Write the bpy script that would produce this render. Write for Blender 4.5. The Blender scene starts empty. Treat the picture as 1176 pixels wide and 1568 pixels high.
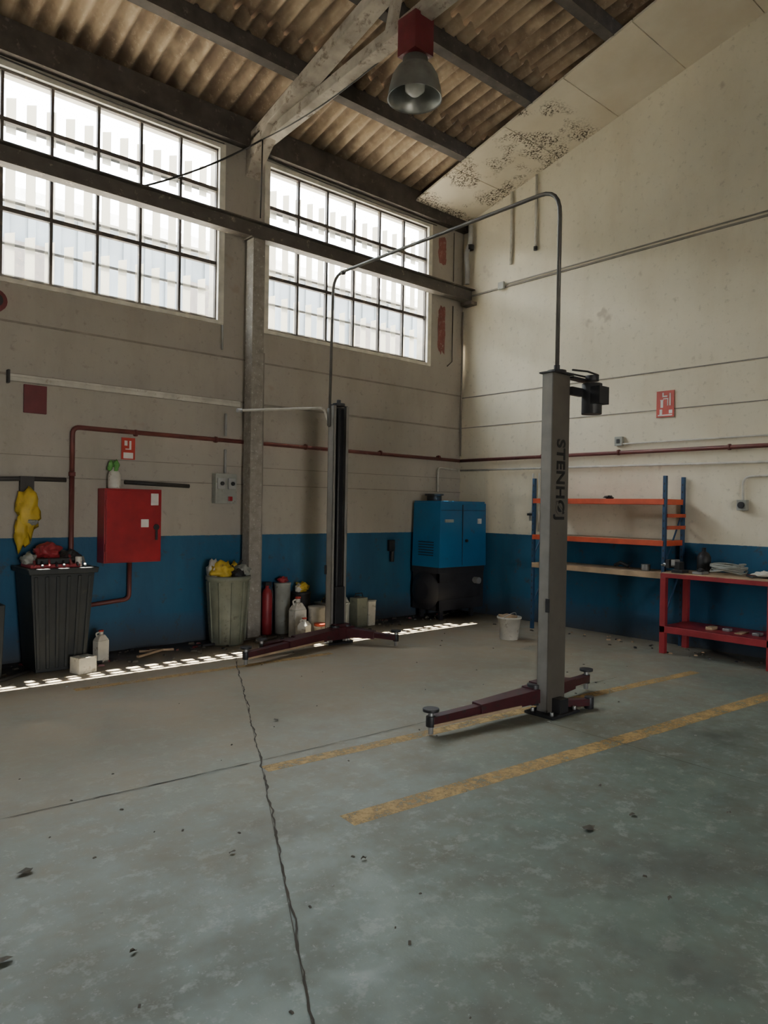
import bpy, bmesh, math, random
from mathutils import Vector, Matrix, noise
random.seed(7)
C=bpy.context.collection
# ------------------------------------------------------------ materials
def newmat(name):
    m=bpy.data.materials.new(name);m.use_nodes=True;nt=m.node_tree
    return m,nt,nt.nodes,nt.links,nt.nodes['Principled BSDF']
def mixc(N,L,fac,a,b,bt='MIX'):
    n=N.new('ShaderNodeMix');n.data_type='RGBA';n.blend_type=bt
    for s,v in ((n.inputs[0],fac),(n.inputs[6],a),(n.inputs[7],b)):
        if isinstance(v,bpy.types.NodeSocket):L.new(v,s)
        elif isinstance(v,(int,float)):s.default_value=v
        else:s.default_value=(*v[:3],1)
    return n.outputs[2]
def noi(N,L,scale,detail=4,rough=.55,vec=None,sc=None):
    n=N.new('ShaderNodeTexNoise');n.inputs['Scale'].default_value=scale;n.inputs['Detail'].default_value=min(detail,4);n.inputs['Roughness'].default_value=rough
    if vec is None:
        t=N.new('ShaderNodeTexCoord');vec=t.outputs['Object']
    if sc:
        mp=N.new('ShaderNodeMapping');mp.inputs['Scale'].default_value=sc;L.new(vec,mp.inputs[0]);vec=mp.outputs[0]
    L.new(vec,n.inputs['Vector']);return n.outputs[0]
def ramp(N,L,fac,stops):
    r=N.new('ShaderNodeValToRGB');e=r.color_ramp.elements
    while len(e)<len(stops):e.new(.5)
    for i,(p,c) in enumerate(stops):
        e[i].position=p;e[i].color=(*c,1) if not isinstance(c,(int,float)) else (c,c,c,1)
    L.new(fac,r.inputs[0]);return r.outputs[0]
def bumpn(N,L,h,strength,dist,b):
    n=N.new('ShaderNodeBump');n.inputs['Strength'].default_value=strength;n.inputs['Distance'].default_value=dist
    L.new(h,n.inputs['Height']);L.new(n.outputs[0],b.inputs['Normal'])
def mth(N,L,op,a,b=None,clamp=False):
    n=N.new('ShaderNodeMath');n.operation=op;n.use_clamp=clamp
    for i,v in enumerate((a,b)):
        if v is None:continue
        if isinstance(v,bpy.types.NodeSocket):L.new(v,n.inputs[i])
        else:n.inputs[i].default_value=v
    return n.outputs[0]
def mat(name,col,rough=.6,metal=0.,var=.2,scale=6,bump=0,dirt=None,dirtlo=.5):
    m,nt,N,L,b=newmat(name)
    f=noi(N,L,scale,3)
    a=[max(0,c*(1-var)) for c in col];d=[min(1,c*(1+var)) for c in col]
    c=mixc(N,L,ramp(N,L,f,[(.3,0.),(.7,1.)]),a,d)
    if dirt:
        g=noi(N,L,scale*2.3,4,.7);c=mixc(N,L,ramp(N,L,g,[(dirtlo,0.),(dirtlo+.12,1.)]),c,dirt)
    L.new(c,b.inputs['Base Color']);b.inputs['Roughness'].default_value=rough;b.inputs['Metallic'].default_value=metal
    if bump:bumpn(N,L,noi(N,L,scale*5,3),bump,.01,b)
    return m
def wallmat(name,base,stain):
    m,nt,N,L,b=newmat(name)
    t=N.new('ShaderNodeTexCoord');v=t.outputs['Object']
    sp=N.new('ShaderNodeSeparateXYZ');L.new(v,sp.inputs[0]);z=sp.outputs[2]
    big=noi(N,L,.7,4,.6,v);fine=noi(N,L,14,4,.7,v);st=noi(N,L,2.6,4,.65,v,(1,1,.3))
    c=mixc(N,L,ramp(N,L,big,[(.3,0.),(.75,1.)]),base,[x*.82 for x in base])
    c=mixc(N,L,ramp(N,L,st,[(.48,0.),(.75,.55)]),c,stain)
    c=mixc(N,L,ramp(N,L,fine,[(.58,0.),(.70,.5)]),c,[x*.5 for x in base])
    pt=noi(N,L,1.1,4,.7,v);c=mixc(N,L,ramp(N,L,pt,[(.64,0.),(.68,.5)]),c,[x*.7 for x in (.42,.34,.26)])
    zz=mth(N,L,'ADD',z,mth(N,L,'MULTIPLY',mth(N,L,'SUBTRACT',fine,.5),.012))
    mask=mth(N,L,'LESS_THAN',zz,1.15)
    blue=mixc(N,L,ramp(N,L,st,[(.35,0.),(.7,1.)]),(.011,.070,.145),(.015,.10,.19))
    blue=mixc(N,L,ramp(N,L,noi(N,L,6,4,.75,v),[(.58,0.),(.66,.7)]),blue,(.04,.05,.055))
    c=mixc(N,L,mask,c,blue)
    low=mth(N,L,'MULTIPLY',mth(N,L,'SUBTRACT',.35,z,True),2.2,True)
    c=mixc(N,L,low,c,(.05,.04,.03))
    L.new(c,b.inputs['Base Color']);b.inputs['Roughness'].default_value=.75
    bumpn(N,L,noi(N,L,9,4,.75,v),.3,.012,b)
    return m
M={}
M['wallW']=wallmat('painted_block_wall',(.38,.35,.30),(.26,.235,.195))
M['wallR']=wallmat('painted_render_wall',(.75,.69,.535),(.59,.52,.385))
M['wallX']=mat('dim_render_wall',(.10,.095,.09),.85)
def floormat():
    m,nt,N,L,b=newmat('painted_concrete_floor')
    t=N.new('ShaderNodeTexCoord');v=t.outputs['Object']
    sp=N.new('ShaderNodeSeparateXYZ');L.new(v,sp.inputs[0])
    a=noi(N,L,.45,4,.6,v);b1=noi(N,L,1.9,4,.75,v);c1=noi(N,L,8,4,.8,v)
    c=mixc(N,L,ramp(N,L,a,[(.3,0.),(.7,1.)]),(.12,.17,.147),(.19,.24,.20))
    c=mixc(N,L,ramp(N,L,b1,[(.42,0.),(.66,.85)]),c,(.155,.15,.115))
    c=mixc(N,L,ramp(N,L,c1,[(.54,0.),(.64,.55)]),c,(.30,.34,.30))
    c=mixc(N,L,ramp(N,L,noi(N,L,26,4,.85,v),[(.60,0.),(.68,.55)]),c,(.40,.43,.39))
    c=mixc(N,L,ramp(N,L,noi(N,L,1.1,4,.7,v),[(.54,0.),(.70,.65)]),c,(.075,.083,.07))
    dy=mth(N,L,'MULTIPLY',mth(N,L,'ADD',sp.outputs[1],5.2),.33,True)
    dust=mth(N,L,'MULTIPLY',dy,ramp(N,L,b1,[(.25,.6),(.6,1.)]),True)
    c=mixc(N,L,dust,c,(.37,.31,.22))
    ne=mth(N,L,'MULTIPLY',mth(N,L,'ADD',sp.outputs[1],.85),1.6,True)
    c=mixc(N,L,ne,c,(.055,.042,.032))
    L.new(c,b.inputs['Base Color'])
    L.new(ramp(N,L,b1,[(.3,.36),(.7,.75)]),b.inputs['Roughness'])
    bumpn(N,L,c1,.25,.008,b)
    return m
M['floor']=floormat()
def paintline():
    m,nt,N,L,b=newmat('worn_yellow_paint')
    b.inputs['Base Color'].default_value=(.56,.37,.14,1);b.inputs['Roughness'].default_value=.7
    tr=N.new('ShaderNodeBsdfTransparent');mx=N.new('ShaderNodeMixShader')
    f=mixc(N,L,.5,noi(N,L,5,4,.75),noi(N,L,30,4,.8))
    L.new(ramp(N,L,f,[(.41,.25),(.56,.88)]),mx.inputs[0]);L.new(tr.outputs[0],mx.inputs[1]);L.new(b.outputs[0],mx.inputs[2])
    L.new(mx.outputs[0],N['Material Output'].inputs[0]);return m
M['yline']=paintline()
M['crack']=mat('crack_dirt',(.075,.065,.05),.95)
M['joint']=mat('joint_dirt',(.10,.09,.07),.95)
def roofmat():
    m,nt,N,L,b=newmat('corrugated_cement')
    t=N.new('ShaderNodeTexCoord');v=t.outputs['Object'];sp=N.new('ShaderNodeSeparateXYZ');L.new(v,sp.inputs[0])
    st=noi(N,L,3.0,4,.7,v,(1,.22,1));bl=noi(N,L,1.3,4,.65,v);fi=noi(N,L,18,4,.75,v)
    c=mixc(N,L,ramp(N,L,st,[(.35,0.),(.65,1.)]),(.30,.225,.15),(.50,.395,.27))
    c=mixc(N,L,ramp(N,L,bl,[(.46,0.),(.60,.8)]),c,(.17,.12,.08))
    c=mixc(N,L,ramp(N,L,fi,[(.55,0.),(.68,.5)]),c,(.56,.47,.34))
    # shade painted along the flutes so the waves read, broken up by grime noise
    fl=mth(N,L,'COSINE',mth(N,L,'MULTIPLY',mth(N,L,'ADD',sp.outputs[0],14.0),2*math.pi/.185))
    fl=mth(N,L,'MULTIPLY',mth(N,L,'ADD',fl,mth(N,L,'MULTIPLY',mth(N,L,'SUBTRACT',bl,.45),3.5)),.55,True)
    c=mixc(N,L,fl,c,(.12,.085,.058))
    L.new(c,b.inputs['Base Color']);b.inputs['Roughness'].default_value=.9;return m
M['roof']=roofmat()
M['purlin']=mat('dark_concrete',(.06,.052,.045),.9,var=.3,dirt=(.14,.12,.10),dirtlo=.6)
M['conc']=mat('whitewashed_concrete',(.38,.34,.28),.85,var=.3,scale=4,bump=.3,dirt=(.18,.15,.12),dirtlo=.54)
def soffit():
    m,nt,N,L,b=newmat('peeling_plasterboard')
    t=N.new('ShaderNodeTexCoord');v=t.outputs['Object'];sp=N.new('ShaderNodeSeparateXYZ');L.new(v,sp.inputs[0])
    c=mixc(N,L,ramp(N,L,noi(N,L,1.5,4,.6,v),[(.3,0.),(.7,1.)]),(.70,.64,.51),(.60,.53,.40))
    spk=ramp(N,L,noi(N,L,38,4,.7,v),[(.50,0.),(.54,1.)])
    reg=ramp(N,L,noi(N,L,2.6,3,.5,v,(1,1.3,1)),[(.46,0.),(.56,1.)])
    low=mth(N,L,'MULTIPLY',mth(N,L,'ADD',sp.outputs[1],2.3),6,True)
    f=mth(N,L,'MULTIPLY',mth(N,L,'MULTIPLY',spk,reg),low)
    c=mixc(N,L,f,c,(.08,.06,.04))
    L.new(c,b.inputs['Base Color']);b.inputs['Roughness'].default_value=.8
    return m
M['soffit']=soffit()
M['white']=mat('white_paint',(.7,.69,.64),.5,dirt=(.4,.36,.3),dirtlo=.6)
M['frame']=mat('window_frame_steel',(.07,.06,.052),.6,dirt=(.16,.12,.08),dirtlo=.58)
M['jamb']=mat('window_surround',(.75,.71,.60),.7)
def transl(name,col,tr):
    m,nt,N,L,b=newmat(name)
    d=N.new('ShaderNodeBsdfDiffuse');t=N.new('ShaderNodeBsdfTranslucent');mx=N.new('ShaderNodeMixShader')
    for q in(d,t):q.inputs[0].default_value=(*col,1)
    mx.inputs[0].default_value=tr
    L.new(d.outputs[0],mx.inputs[1]);L.new(t.outputs[0],mx.inputs[2]);L.new(mx.outputs[0],N['Material Output'].inputs[0]);return m
M['slat']=transl('weathered_grp_slat',(.88,.86,.79),.48)
def glassm():
    m,nt,N,L,b=newmat('window_glass')
    tr=N.new('ShaderNodeBsdfTransparent');tr.inputs[0].default_value=(.95,.96,.95,1)
    g=N.new('ShaderNodeBsdfGlossy');g.inputs['Roughness'].default_value=.05
    m2=N.new('ShaderNodeMixShader')
    m2.inputs[0].default_value=.05
    L.new(tr.outputs[0],m2.inputs[1]);L.new(g.outputs[0],m2.inputs[2]);L.new(m2.outputs[0],N['Material Output'].inputs[0]);return m
M['glass']=glassm()
M['steel']=mat('beam_steel_painted',(.10,.088,.075),.6,dirt=(.34,.29,.23),dirtlo=.6)
M['column']=mat('column_speckled_paint',(.25,.23,.20),.7,scale=12,dirt=(.5,.48,.42),dirtlo=.58)
M['redpipe']=mat('red_oxide_pipe',(.13,.035,.03),.5,dirt=(.2,.12,.10),dirtlo=.62)
M['red']=mat('red_enamel',(.28,.012,.018),.4,dirt=(.2,.02,.02),dirtlo=.66)
M['redbench']=mat('red_bench_paint',(.28,.025,.032),.45,dirt=(.10,.05,.04),dirtlo=.62)
M['orange']=mat('orange_shelf_paint',(.50,.075,.03),.5,dirt=(.3,.1,.06),dirtlo=.64)
M['board']=mat('shelf_board',(.40,.285,.175),.8)
M['rackblue']=mat('rack_blue_paint',(.018,.06,.13),.5,dirt=(.05,.06,.08),dirtlo=.62)
M['compblue']=mat('compressor_blue',(.015,.12,.27),.4,var=.12,scale=2,dirt=(.03,.08,.15),dirtlo=.62)
M['black']=mat('black_paint',(.018,.018,.02),.5)
M['letter']=mat('lettering_black',(.006,.006,.007),.5)
M['tank']=mat('dusty_black_tank',(.02,.02,.024),.6)
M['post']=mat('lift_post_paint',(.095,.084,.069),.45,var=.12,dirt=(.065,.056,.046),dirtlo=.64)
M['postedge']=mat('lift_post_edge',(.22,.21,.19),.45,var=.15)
M['armred']=mat('dark_red_arm',(.06,.012,.016),.45,dirt=(.03,.02,.02),dirtlo=.55)
M['galv']=mat('galvanised_steel',(.33,.33,.32),.45,.5)
M['dpipe']=mat('dull_steel_pipe',(.11,.105,.095),.5,.3)
M['pipeg']=mat('grey_conduit',(.33,.33,.32),.5)
M['gray']=mat('grey_plastic',(.28,.29,.26),.55,dirt=(.14,.13,.11),dirtlo=.6)
M['bin']=mat('green_grey_bin',(.16,.175,.135),.5,dirt=(.08,.08,.06),dirtlo=.58)
M['dbin']=mat('dark_bin_plastic',(.018,.021,.021),.55,dirt=(.05,.046,.035),dirtlo=.62)
M['yellow']=mat('yellow_plastic',(.55,.38,.03),.55,dirt=(.22,.15,.04),dirtlo=.6)
M['wplastic']=mat('white_plastic',(.58,.56,.49),.45,dirt=(.30,.26,.2),dirtlo=.56)
M['green']=mat('green_bottle',(.12,.35,.08),.4)
M['cable']=mat('black_cable',(.03,.028,.026),.6)
M['wcable']=mat('painted_cable',(.22,.20,.17),.7)
M['patch']=mat('old_red_paint_patch',(.20,.07,.06),.8,scale=9,dirt=(.32,.27,.23),dirtlo=.55)
M['sign']=mat('sign_red',(.45,.045,.03),.4)
M['signw']=mat('sign_white',(.70,.68,.64),.4)
M['plate']=mat('faded_red_plate',(.12,.018,.022),.5)
M['ground']=mat('sunlit_yard',(.40,.36,.30),.9)
M['bldg']=mat('neighbour_cladding',(.11,.13,.145),.8,scale=1.0)
M['rail']=mat('white_rail',(.50,.48,.42),.6,dirt=(.33,.28,.22),dirtlo=.6)
M['lampglass']=mat('lamp_bulb_glass',(.75,.74,.68),.25)
M['shade']=mat('spun_aluminium',(.30,.31,.29),.4,.6)
# ------------------------------------------------------------ builder
class B:
    def __init__(s,name,origin=(0,0,0)):
        s.name=name;s.bm=bmesh.new();s.mats=[];s.o=Vector(origin)
    def mi(s,m):
        m=M[m]
        if m not in s.mats:s.mats.append(m)
        return s.mats.index(m)
    def face(s,vs,mi,smooth=False):
        try:
            f=s.bm.faces.new(vs);f.material_index=mi;f.smooth=smooth
        except ValueError:pass
    def hexa(s,p,m):
        mi=s.mi(m);v=[s.bm.verts.new(Vector(q)) for q in p]
        for a in ((0,3,2,1),(4,5,6,7),(0,1,5,4),(1,2,6,5),(2,3,7,6),(3,0,4,7)):s.face([v[i] for i in a],mi)
    def box(s,x0,x1,y0,y1,z0,z1,m):
        x0,x1=sorted((x0,x1));y0,y1=sorted((y0,y1));z0,z1=sorted((z0,z1))
        s.hexa([(x0,y0,z0),(x1,y0,z0),(x1,y1,z0),(x0,y1,z0),(x0,y0,z1),(x1,y0,z1),(x1,y1,z1),(x0,y1,z1)],m)
    def frus(s,c,w0,d0,w1,d1,h,m,ang=0):
        cx,cy,cz=c;p=[]
        for w,d,z in((w0,d0,0),(w1,d1,h)):
            for a,b in((-1,-1),(1,-1),(1,1),(-1,1)):
                x=a*w/2;y=b*d/2;p.append((cx+x*math.cos(ang)-y*math.sin(ang),cy+x*math.sin(ang)+y*math.cos(ang),cz+z))
        s.hexa(p,m)
    def bar(s,p0,p1,w,h,m,w1=None,h1=None):
        p0=Vector(p0);p1=Vector(p1);d=(p1-p0).normalized()
        up=Vector((0,0,1)) if abs(d.z)<.95 else Vector((0,1,0))
        r=d.cross(up).normalized();u=r.cross(d);w1=w1 or w;h1=h1 or h
        P=[]
        for q,a,b in((p0,w,h),(p1,w1,h1)):
            P+=[q-r*a/2-u*b/2,q+r*a/2-u*b/2,q+r*a/2+u*b/2,q-r*a/2+u*b/2]
        s.hexa(P,m)
    def tube(s,pts,r,m,n=10,fillet=0,caps=True):
        pts=[Vector(p) for p in pts]
        if fillet:
            q=[pts[0]]
            for i in range(1,len(pts)-1):
                a,b,c=pts[i-1:i+2];da=(a-b);dc=(c-b);f=min(fillet,da.length*.45,dc.length*.45)
                s0=b+da.normalized()*f;s1=b+dc.normalized()*f
                for k in range(7):
                    t=k/6;q.append(s0*(1-t)**2+b*2*t*(1-t)+s1*t*t)
            q.append(pts[-1]);pts=q
        mi=s.mi(m);rings=[];pr=None
        for i,p in enumerate(pts):
            d=(pts[min(i+1,len(pts)-1)]-pts[max(i-1,0)]).normalized()
            if pr is None:
                up=Vector((0,0,1)) if abs(d.z)<.9 else Vector((1,0,0));pr=d.cross(up).normalized()
            else:pr=(pr-d*pr.dot(d)).normalized()
            u=d.cross(pr)
            rr=r[i] if isinstance(r,list) else r
            rings.append([s.bm.verts.new(p+pr*rr*math.cos(2*math.pi*k/n)+u*rr*math.sin(2*math.pi*k/n)) for k in range(n)])
        for a,b in zip(rings,rings[1:]):
            for k in range(n):s.face([a[k],a[(k+1)%n],b[(k+1)%n],b[k]],mi,True)
        if caps:s.face(rings[0][::-1],mi);s.face(rings[-1],mi)
    def cyl(s,p0,p1,r,m,n=20,r1=None):
        s.tube([p0,p1],[r,r if r1 is None else r1],m,n)
    def lathe(s,c,prof,m,n=28,closed=False):
        mi=s.mi(m);c=Vector(c);rings=[]
        for r,z in prof:
            rings.append([s.bm.verts.new(c+Vector((max(r,1e-4)*math.cos(2*math.pi*k/n),max(r,1e-4)*math.sin(2*math.pi*k/n),z))) for k in range(n)])
        for a,b in zip(rings,rings[1:]):
            for k in range(n):s.face([a[k],a[(k+1)%n],b[(k+1)%n],b[k]],mi,True)
        s.face(rings[0][::-1],mi);s.face(rings[-1],mi)
    def blob(s,c,sc,m,seed=0,amp=.35,f=2.2):
        mi=s.mi(m);t=bmesh.ops.create_icosphere(s.bm,subdivisions=3,radius=1)
        for v in t['verts']:
            n_=noise.noise(v.co*f+Vector((seed*3.1,seed,0)));n2=noise.noise(v.co*f*3+Vector((seed,5,seed)))
            v.co*=1+amp*n_*1.6+amp*.5*n2;v.co=Vector(c)+Vector((v.co.x*sc[0],v.co.y*sc[1],v.co.z*sc[2]))
            for fc in v.link_faces:fc.material_index=mi;fc.smooth=True
    def poly(s,pts,m):
        s.face([s.bm.verts.new(Vector(p)) for p in pts],s.mi(m))
    def done(s,parent=None,bevel=0,fixn=True):
        if fixn:bmesh.ops.recalc_face_normals(s.bm,faces=s.bm.faces)
        for v in s.bm.verts:v.co-=s.o
        me=bpy.data.meshes.new(s.name);s.bm.to_mesh(me);s.bm.free()
        for m in s.mats:me.materials.append(m)
        ob=bpy.data.objects.new(s.name,me);C.objects.link(ob);ob.location=s.o
        if parent:ob.parent=parent
        if bevel:
            b=ob.modifiers.new('bevel','BEVEL');b.width=bevel;b.segments=2;b.limit_method='ANGLE';b.angle_limit=.9
        return ob
XL=-14.;YB=-15.;RZ=lambda y:5.65+.253*(-y) if y>-7.5 else 5.65+.253*(15+y)
# ------------------------------------------------------------ room shell
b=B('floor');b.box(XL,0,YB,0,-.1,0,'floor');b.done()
b=B('ground');b.box(-60,60,-60,60,-.3,-.12,'ground');b.done()
WZ0,WZ1=3.52,5.44
wins=[(-3.37,-.69),(-6.62,-3.94),(-9.87,-7.19)]
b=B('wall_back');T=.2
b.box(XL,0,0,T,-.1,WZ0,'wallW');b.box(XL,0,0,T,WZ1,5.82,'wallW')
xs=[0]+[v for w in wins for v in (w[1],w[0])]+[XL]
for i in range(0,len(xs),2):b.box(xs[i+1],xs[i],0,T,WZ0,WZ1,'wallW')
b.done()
prof=[(T,-.1),(T,5.75),(0,5.83),(-7.5,RZ(-7.5)+.17),(YB,5.8),(YB,-.1)]
def gable(name,x0,x1,m):
    b=B(name);mi=b.mi(m)
    f0=[b.bm.verts.new((x0,y,z)) for y,z in prof];f1=[b.bm.verts.new((x1,y,z)) for y,z in prof]
    b.face(f0,mi);b.face(f1[::-1],mi)
    for i in range(len(prof)):
        j=(i+1)%len(prof);b.face([f0[i],f1[i],f1[j],f0[j]],mi)
    b.done()
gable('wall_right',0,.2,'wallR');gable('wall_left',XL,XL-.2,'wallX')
b=B('wall_front')  # with an unseen opening, added and sized to let in fill light
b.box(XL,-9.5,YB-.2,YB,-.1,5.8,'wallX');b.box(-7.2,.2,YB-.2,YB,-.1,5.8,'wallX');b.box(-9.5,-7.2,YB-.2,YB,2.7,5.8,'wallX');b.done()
# roof: corrugated sheets, each course lapping over the one below at a purlin
pur=[.25,-.97,-2.0,-3.05,-4.1,-5.15,-6.2,-7.5]
b=B('ceiling');mi=b.mi('roof');pitch=.185;nx=12
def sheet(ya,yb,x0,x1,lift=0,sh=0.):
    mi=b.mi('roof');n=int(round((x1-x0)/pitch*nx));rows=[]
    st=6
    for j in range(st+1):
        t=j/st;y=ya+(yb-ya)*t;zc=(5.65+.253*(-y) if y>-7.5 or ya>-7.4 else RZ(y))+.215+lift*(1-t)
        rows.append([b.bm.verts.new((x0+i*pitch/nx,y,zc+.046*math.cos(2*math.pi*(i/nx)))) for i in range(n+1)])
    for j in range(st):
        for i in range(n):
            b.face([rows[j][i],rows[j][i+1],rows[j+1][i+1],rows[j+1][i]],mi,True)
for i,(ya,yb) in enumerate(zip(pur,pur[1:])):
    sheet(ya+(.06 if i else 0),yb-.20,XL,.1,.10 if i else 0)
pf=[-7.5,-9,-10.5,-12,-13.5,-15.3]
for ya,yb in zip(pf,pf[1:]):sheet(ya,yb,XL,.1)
b.done(fixn=False)
b=B('trim_1')  # purlins
for y in pur[1:]:
    z=RZ(y);b.box(XL,-.0,y-.06,y+.06,z,z+.17,'purlin');b.box(XL,0,y+.02,y+.05,z+.17,z+.28,'purlin')
for y in pf[1:-1]:
    z=RZ(y);b.box(XL,0,y-.06,y+.06,z,z+.165,'purlin')
b.box(XL,0,-.10,0,5.50,5.80,'purlin')
b.done()
# rafters / concrete frames
b=B('trim_2')
for xc in(-3.55,-7.1,-10.5):
    x0,x1=xc-.1,xc+.08
    za,zb=RZ(0),RZ(-7.499);yb=-7.5;dd=.12
    b.hexa([(x0,0,za-dd),(x1,0,za-dd),(x1,yb,zb-dd),(x0,yb,zb-dd),(x0,0,za),(x1,0,za),(x1,yb,zb),(x0,yb,zb)],'conc')
    b.hexa([(x0,YB,za-dd),(x1,YB,za-dd),(x1,yb,zb-dd),(x0,yb,zb-dd),(x0,YB,za),(x1,YB,za),(x1,yb,zb),(x0,yb,zb)],'conc')
    b.bar((xc+.05,0.0,5.58),(xc+.05,-7.5,6.12),.14,.12,'conc')
    for y in(-2.3,-3.8,-5.3,-6.6):
        b.bar((xc+.02,y,5.62+.072*(-y)),(xc+.02,y-.1,RZ(y-.1)-.1),.08,.08,'conc')
    b.hexa([(x0,0,5.2),(x1,0,5.2),(x1,-.12,5.35),(x0,-.12,5.35),(x0,0,5.6),(x1,0,5.6),(x1,-.45,5.64),(x0,-.45,5.64)],'conc')
b.done(bevel=.008)
b=B('trim_3')
for i in range(9):
    ya=-.0-i*.83;yb=ya-.82;x0=-1.08-.02*i
    za,zb=RZ(ya),RZ(yb)
    b.hexa([(x0,ya,za-.03),(0,ya,za-.03),(0,yb,zb-.03),(x0-.02,yb,zb-.03),(x0,ya,za-.005),(0,ya,za-.005),(0,yb,zb-.005),(x0-.02,yb,zb-.005)],'soffit')
b.done()
# ------------------------------------------------------------ windows
for k,(x0,x1) in enumerate(wins):
    b=B('window_%d'%(k+1),((x0+x1)/2,0,WZ0))
    j=.04
    b.box(x0-.03,x0+j,-.015,.2,WZ0-.03,WZ1+.02,'jamb');b.box(x1-j,x1+.03,-.015,.2,WZ0-.03,WZ1+.02,'jamb')
    b.box(x0-.03,x1+.03,-.012,.2,WZ0-.04,WZ0,'jamb');b.box(x0+j,x1-j,-.015,.2,WZ1-.03,WZ1+.02,'jamb')
    n=6
    for i in range(n+1):
        x=x0+j+(x1-x0-2*j)*i/n;b.box(x-.014,x+.014,.03,.07,WZ0,WZ1-.03,'frame')
    for z,w in((WZ0+.015,.012),(4.15,.020),(4.56,.018),(4.96,.020),(WZ1-.04,.015)):
        b.box(x0+j,x1-j,.026,.074,z-w,z+w,'frame')
    b.box(x0+j,x1-j,.048,.051,WZ0+.02,WZ1-.04,'glass')
    b.done()
    g=B('window_security_grille',((x0+x1)/2,.2,WZ0))
    x=x0+.06
    while x<x1+.05:
        for za,zb_ in((WZ0-.02,4.02),(4.20,4.84),(4.93,5.28)):
            g.hexa([(x-.044,.225,za),(x+.044,.225,za),(x+.044,.231,za),(x-.044,.231,za),(x-.044,.225,zb_-.03),(x+.044,.225,zb_),(x+.044,.231,zb_),(x-.044,.231,zb_-.03)],'slat')
        x+=.1788
    for z in(3.60,3.90,4.30,4.78,5.0):g.box(x0-.06,x1+.06,.231,.24,z-.014,z+.014,'galv')
    for xx in(x0-.05,x1+.05):
        g.box(xx-.015,xx+.015,.2,.24,3.5,5.2,'galv')
    g.done()
b=B('neighbour_building',(0,9,0));b.box(-30,30,9,15,-.12,7.6,'bldg')
for i in range(120):
    b.box(-30+i*.5,-29.85+i*.5,8.95,9,-.12,7.6,'bldg')
b.box(-30.2,30.2,8.8,15,7.6,7.85,'white')
for i in range(10):b.box(-25+i*5,-23+i*5,8.9,8.95,5.4,6.8,'frame')
b.done()
# ------------------------------------------------------------ wall ledges, joints, pipes
b=B('trim_4')
for z,h,d in((3.13,.018,.010),(2.20-.28,.008,.005),(1.72,.012,.010)):
    b.box(-13.9,0,-d,0,z-h/2,z+h/2,'wcable')
b.box(-13.9,-.02,-.015,0,2.64,2.66,'wcable')
b.done()
b=B('trim_5')
for z,h,d in((4.56,.02,.02),(3.10,.012,.008),(2.66,.010,.008)):
    b.box(-d,0,-14.9,-.02,z-h/2,z+h/2,'wcable')
b.done()
b=B('cable_tray_rail',(-4.9,0,2.62));b.box(-6.09,-3.70,-.05,-.016,2.585,2.625,'rail');b.box(-6.09,-3.70,-.05,-.04,2.625,2.65,'rail')
b.box(-6.1,-6.08,-.08,-.016,2.56,2.68,'cable');b.done(bevel=.004)
b=B('water_pipe',(-3,-.05,2.2))
b.tube([(-5.52,-.05,1.78),(-5.52,-.05,2.21),(-.08,-.05,2.18)],.023,'redpipe',12,fillet=.07)
for x in(-4.9,-4.0,-2.8,-1.6,-.5):b.tube([(x-.012,-.05,2.2),(x+.012,-.05,2.2)],.034,'redpipe',12);b.box(x-.01,x+.01,-.05,-.005,2.175,2.225,'redpipe')
b.done()
b=B('water_pipe',(-.05,-5,2.2));b.tube([(-.05,-.03,2.18),(-.05,-9,2.2)],.023,'redpipe',12)
for y in(-1.5,-2.6,-3.9,-5):b.tube([(-.05,y-.012,2.19),(-.05,y+.012,2.19)],.034,'redpipe',12);b.box(-.05,-.005,y-.01,y+.01,2.18,2.2,'redpipe')
b.done()
b=B('water_riser_pipe',(-5.52,-.05,1));b.tube([(-5.52,-.05,.3),(-5.52,-.05,1.778)],.023,'redpipe',12);b.tube([(-5.52,-.05,1.74),(-5.52,-.05,1.778)],.032,'redpipe',12);b.done()
b=B('drain_pipe',(-4.95,-.05,.6));b.tube([(-4.95,-.06,.89),(-4.95,-.06,.52),(-5.45,-.06,.48)],.022,'redpipe',10,fillet=.06);b.done()
b=B('white_service_pipe',(-.04,-3,2.03));b.tube([(-.04,-.05,2.04),(-.04,-9,2.0)],.014,'rail');b.done()
b=B('compressor_supply_pipe',(-.5,-.04,2));b.tube([(-.10,-.04,2.05),(-.5,-.04,2.06),(-.5,-.04,1.72)],.014,'rail',10,fillet=.05);b.done()
b=B('black_wall_cable',(-5,-.03,1.7));b.tube([(-6.9,-.03,1.66),(-5.9,-.03,1.70),(-5.57,-.03,1.70)],.022,'cable');b.tube([(-5.0,-.03,1.70),(-4.3,-.03,1.68)],.022,'cable');b.box(-5.98,-5.86,-.06,-.012,1.55,1.72,'cable');b.done()
b=B('wall_conduit',(-3.87,-.03,2.1));b.tube([(-3.87,-.03,1.84),(-3.87,-.03,2.1)],.014,'pipeg');b.tube([(-3.87,-.03,2.25),(-3.87,-.03,2.5)],.014,'pipeg')
b.tube([(-3.93,-.03,3.2),(-3.93,-.03,3.47)],.012,'pipeg');b.done()
b=B('electrical_switch_box',(-3.89,-.06,1.5))
b.box(-4.02,-3.76,-.10,-.012,1.5,1.83,'gray')
for x in(-3.96,-3.83):
    b.box(x-.045,x+.045,-.125,-.10,1.66,1.78,'pipeg');b.cyl((x,-.125,1.72),(x,-.15,1.72),.022,'black')
b.box(-3.87,-3.82,-.12,-.10,1.53,1.58,'red');b.done(bevel=.006)
b=B('vertical_conduit',(-.03,-.9,5.3));b.tube([(-.03,-.90,4.84),(-.03,-.90,5.83)],.018,'rail');b.done()
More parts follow.
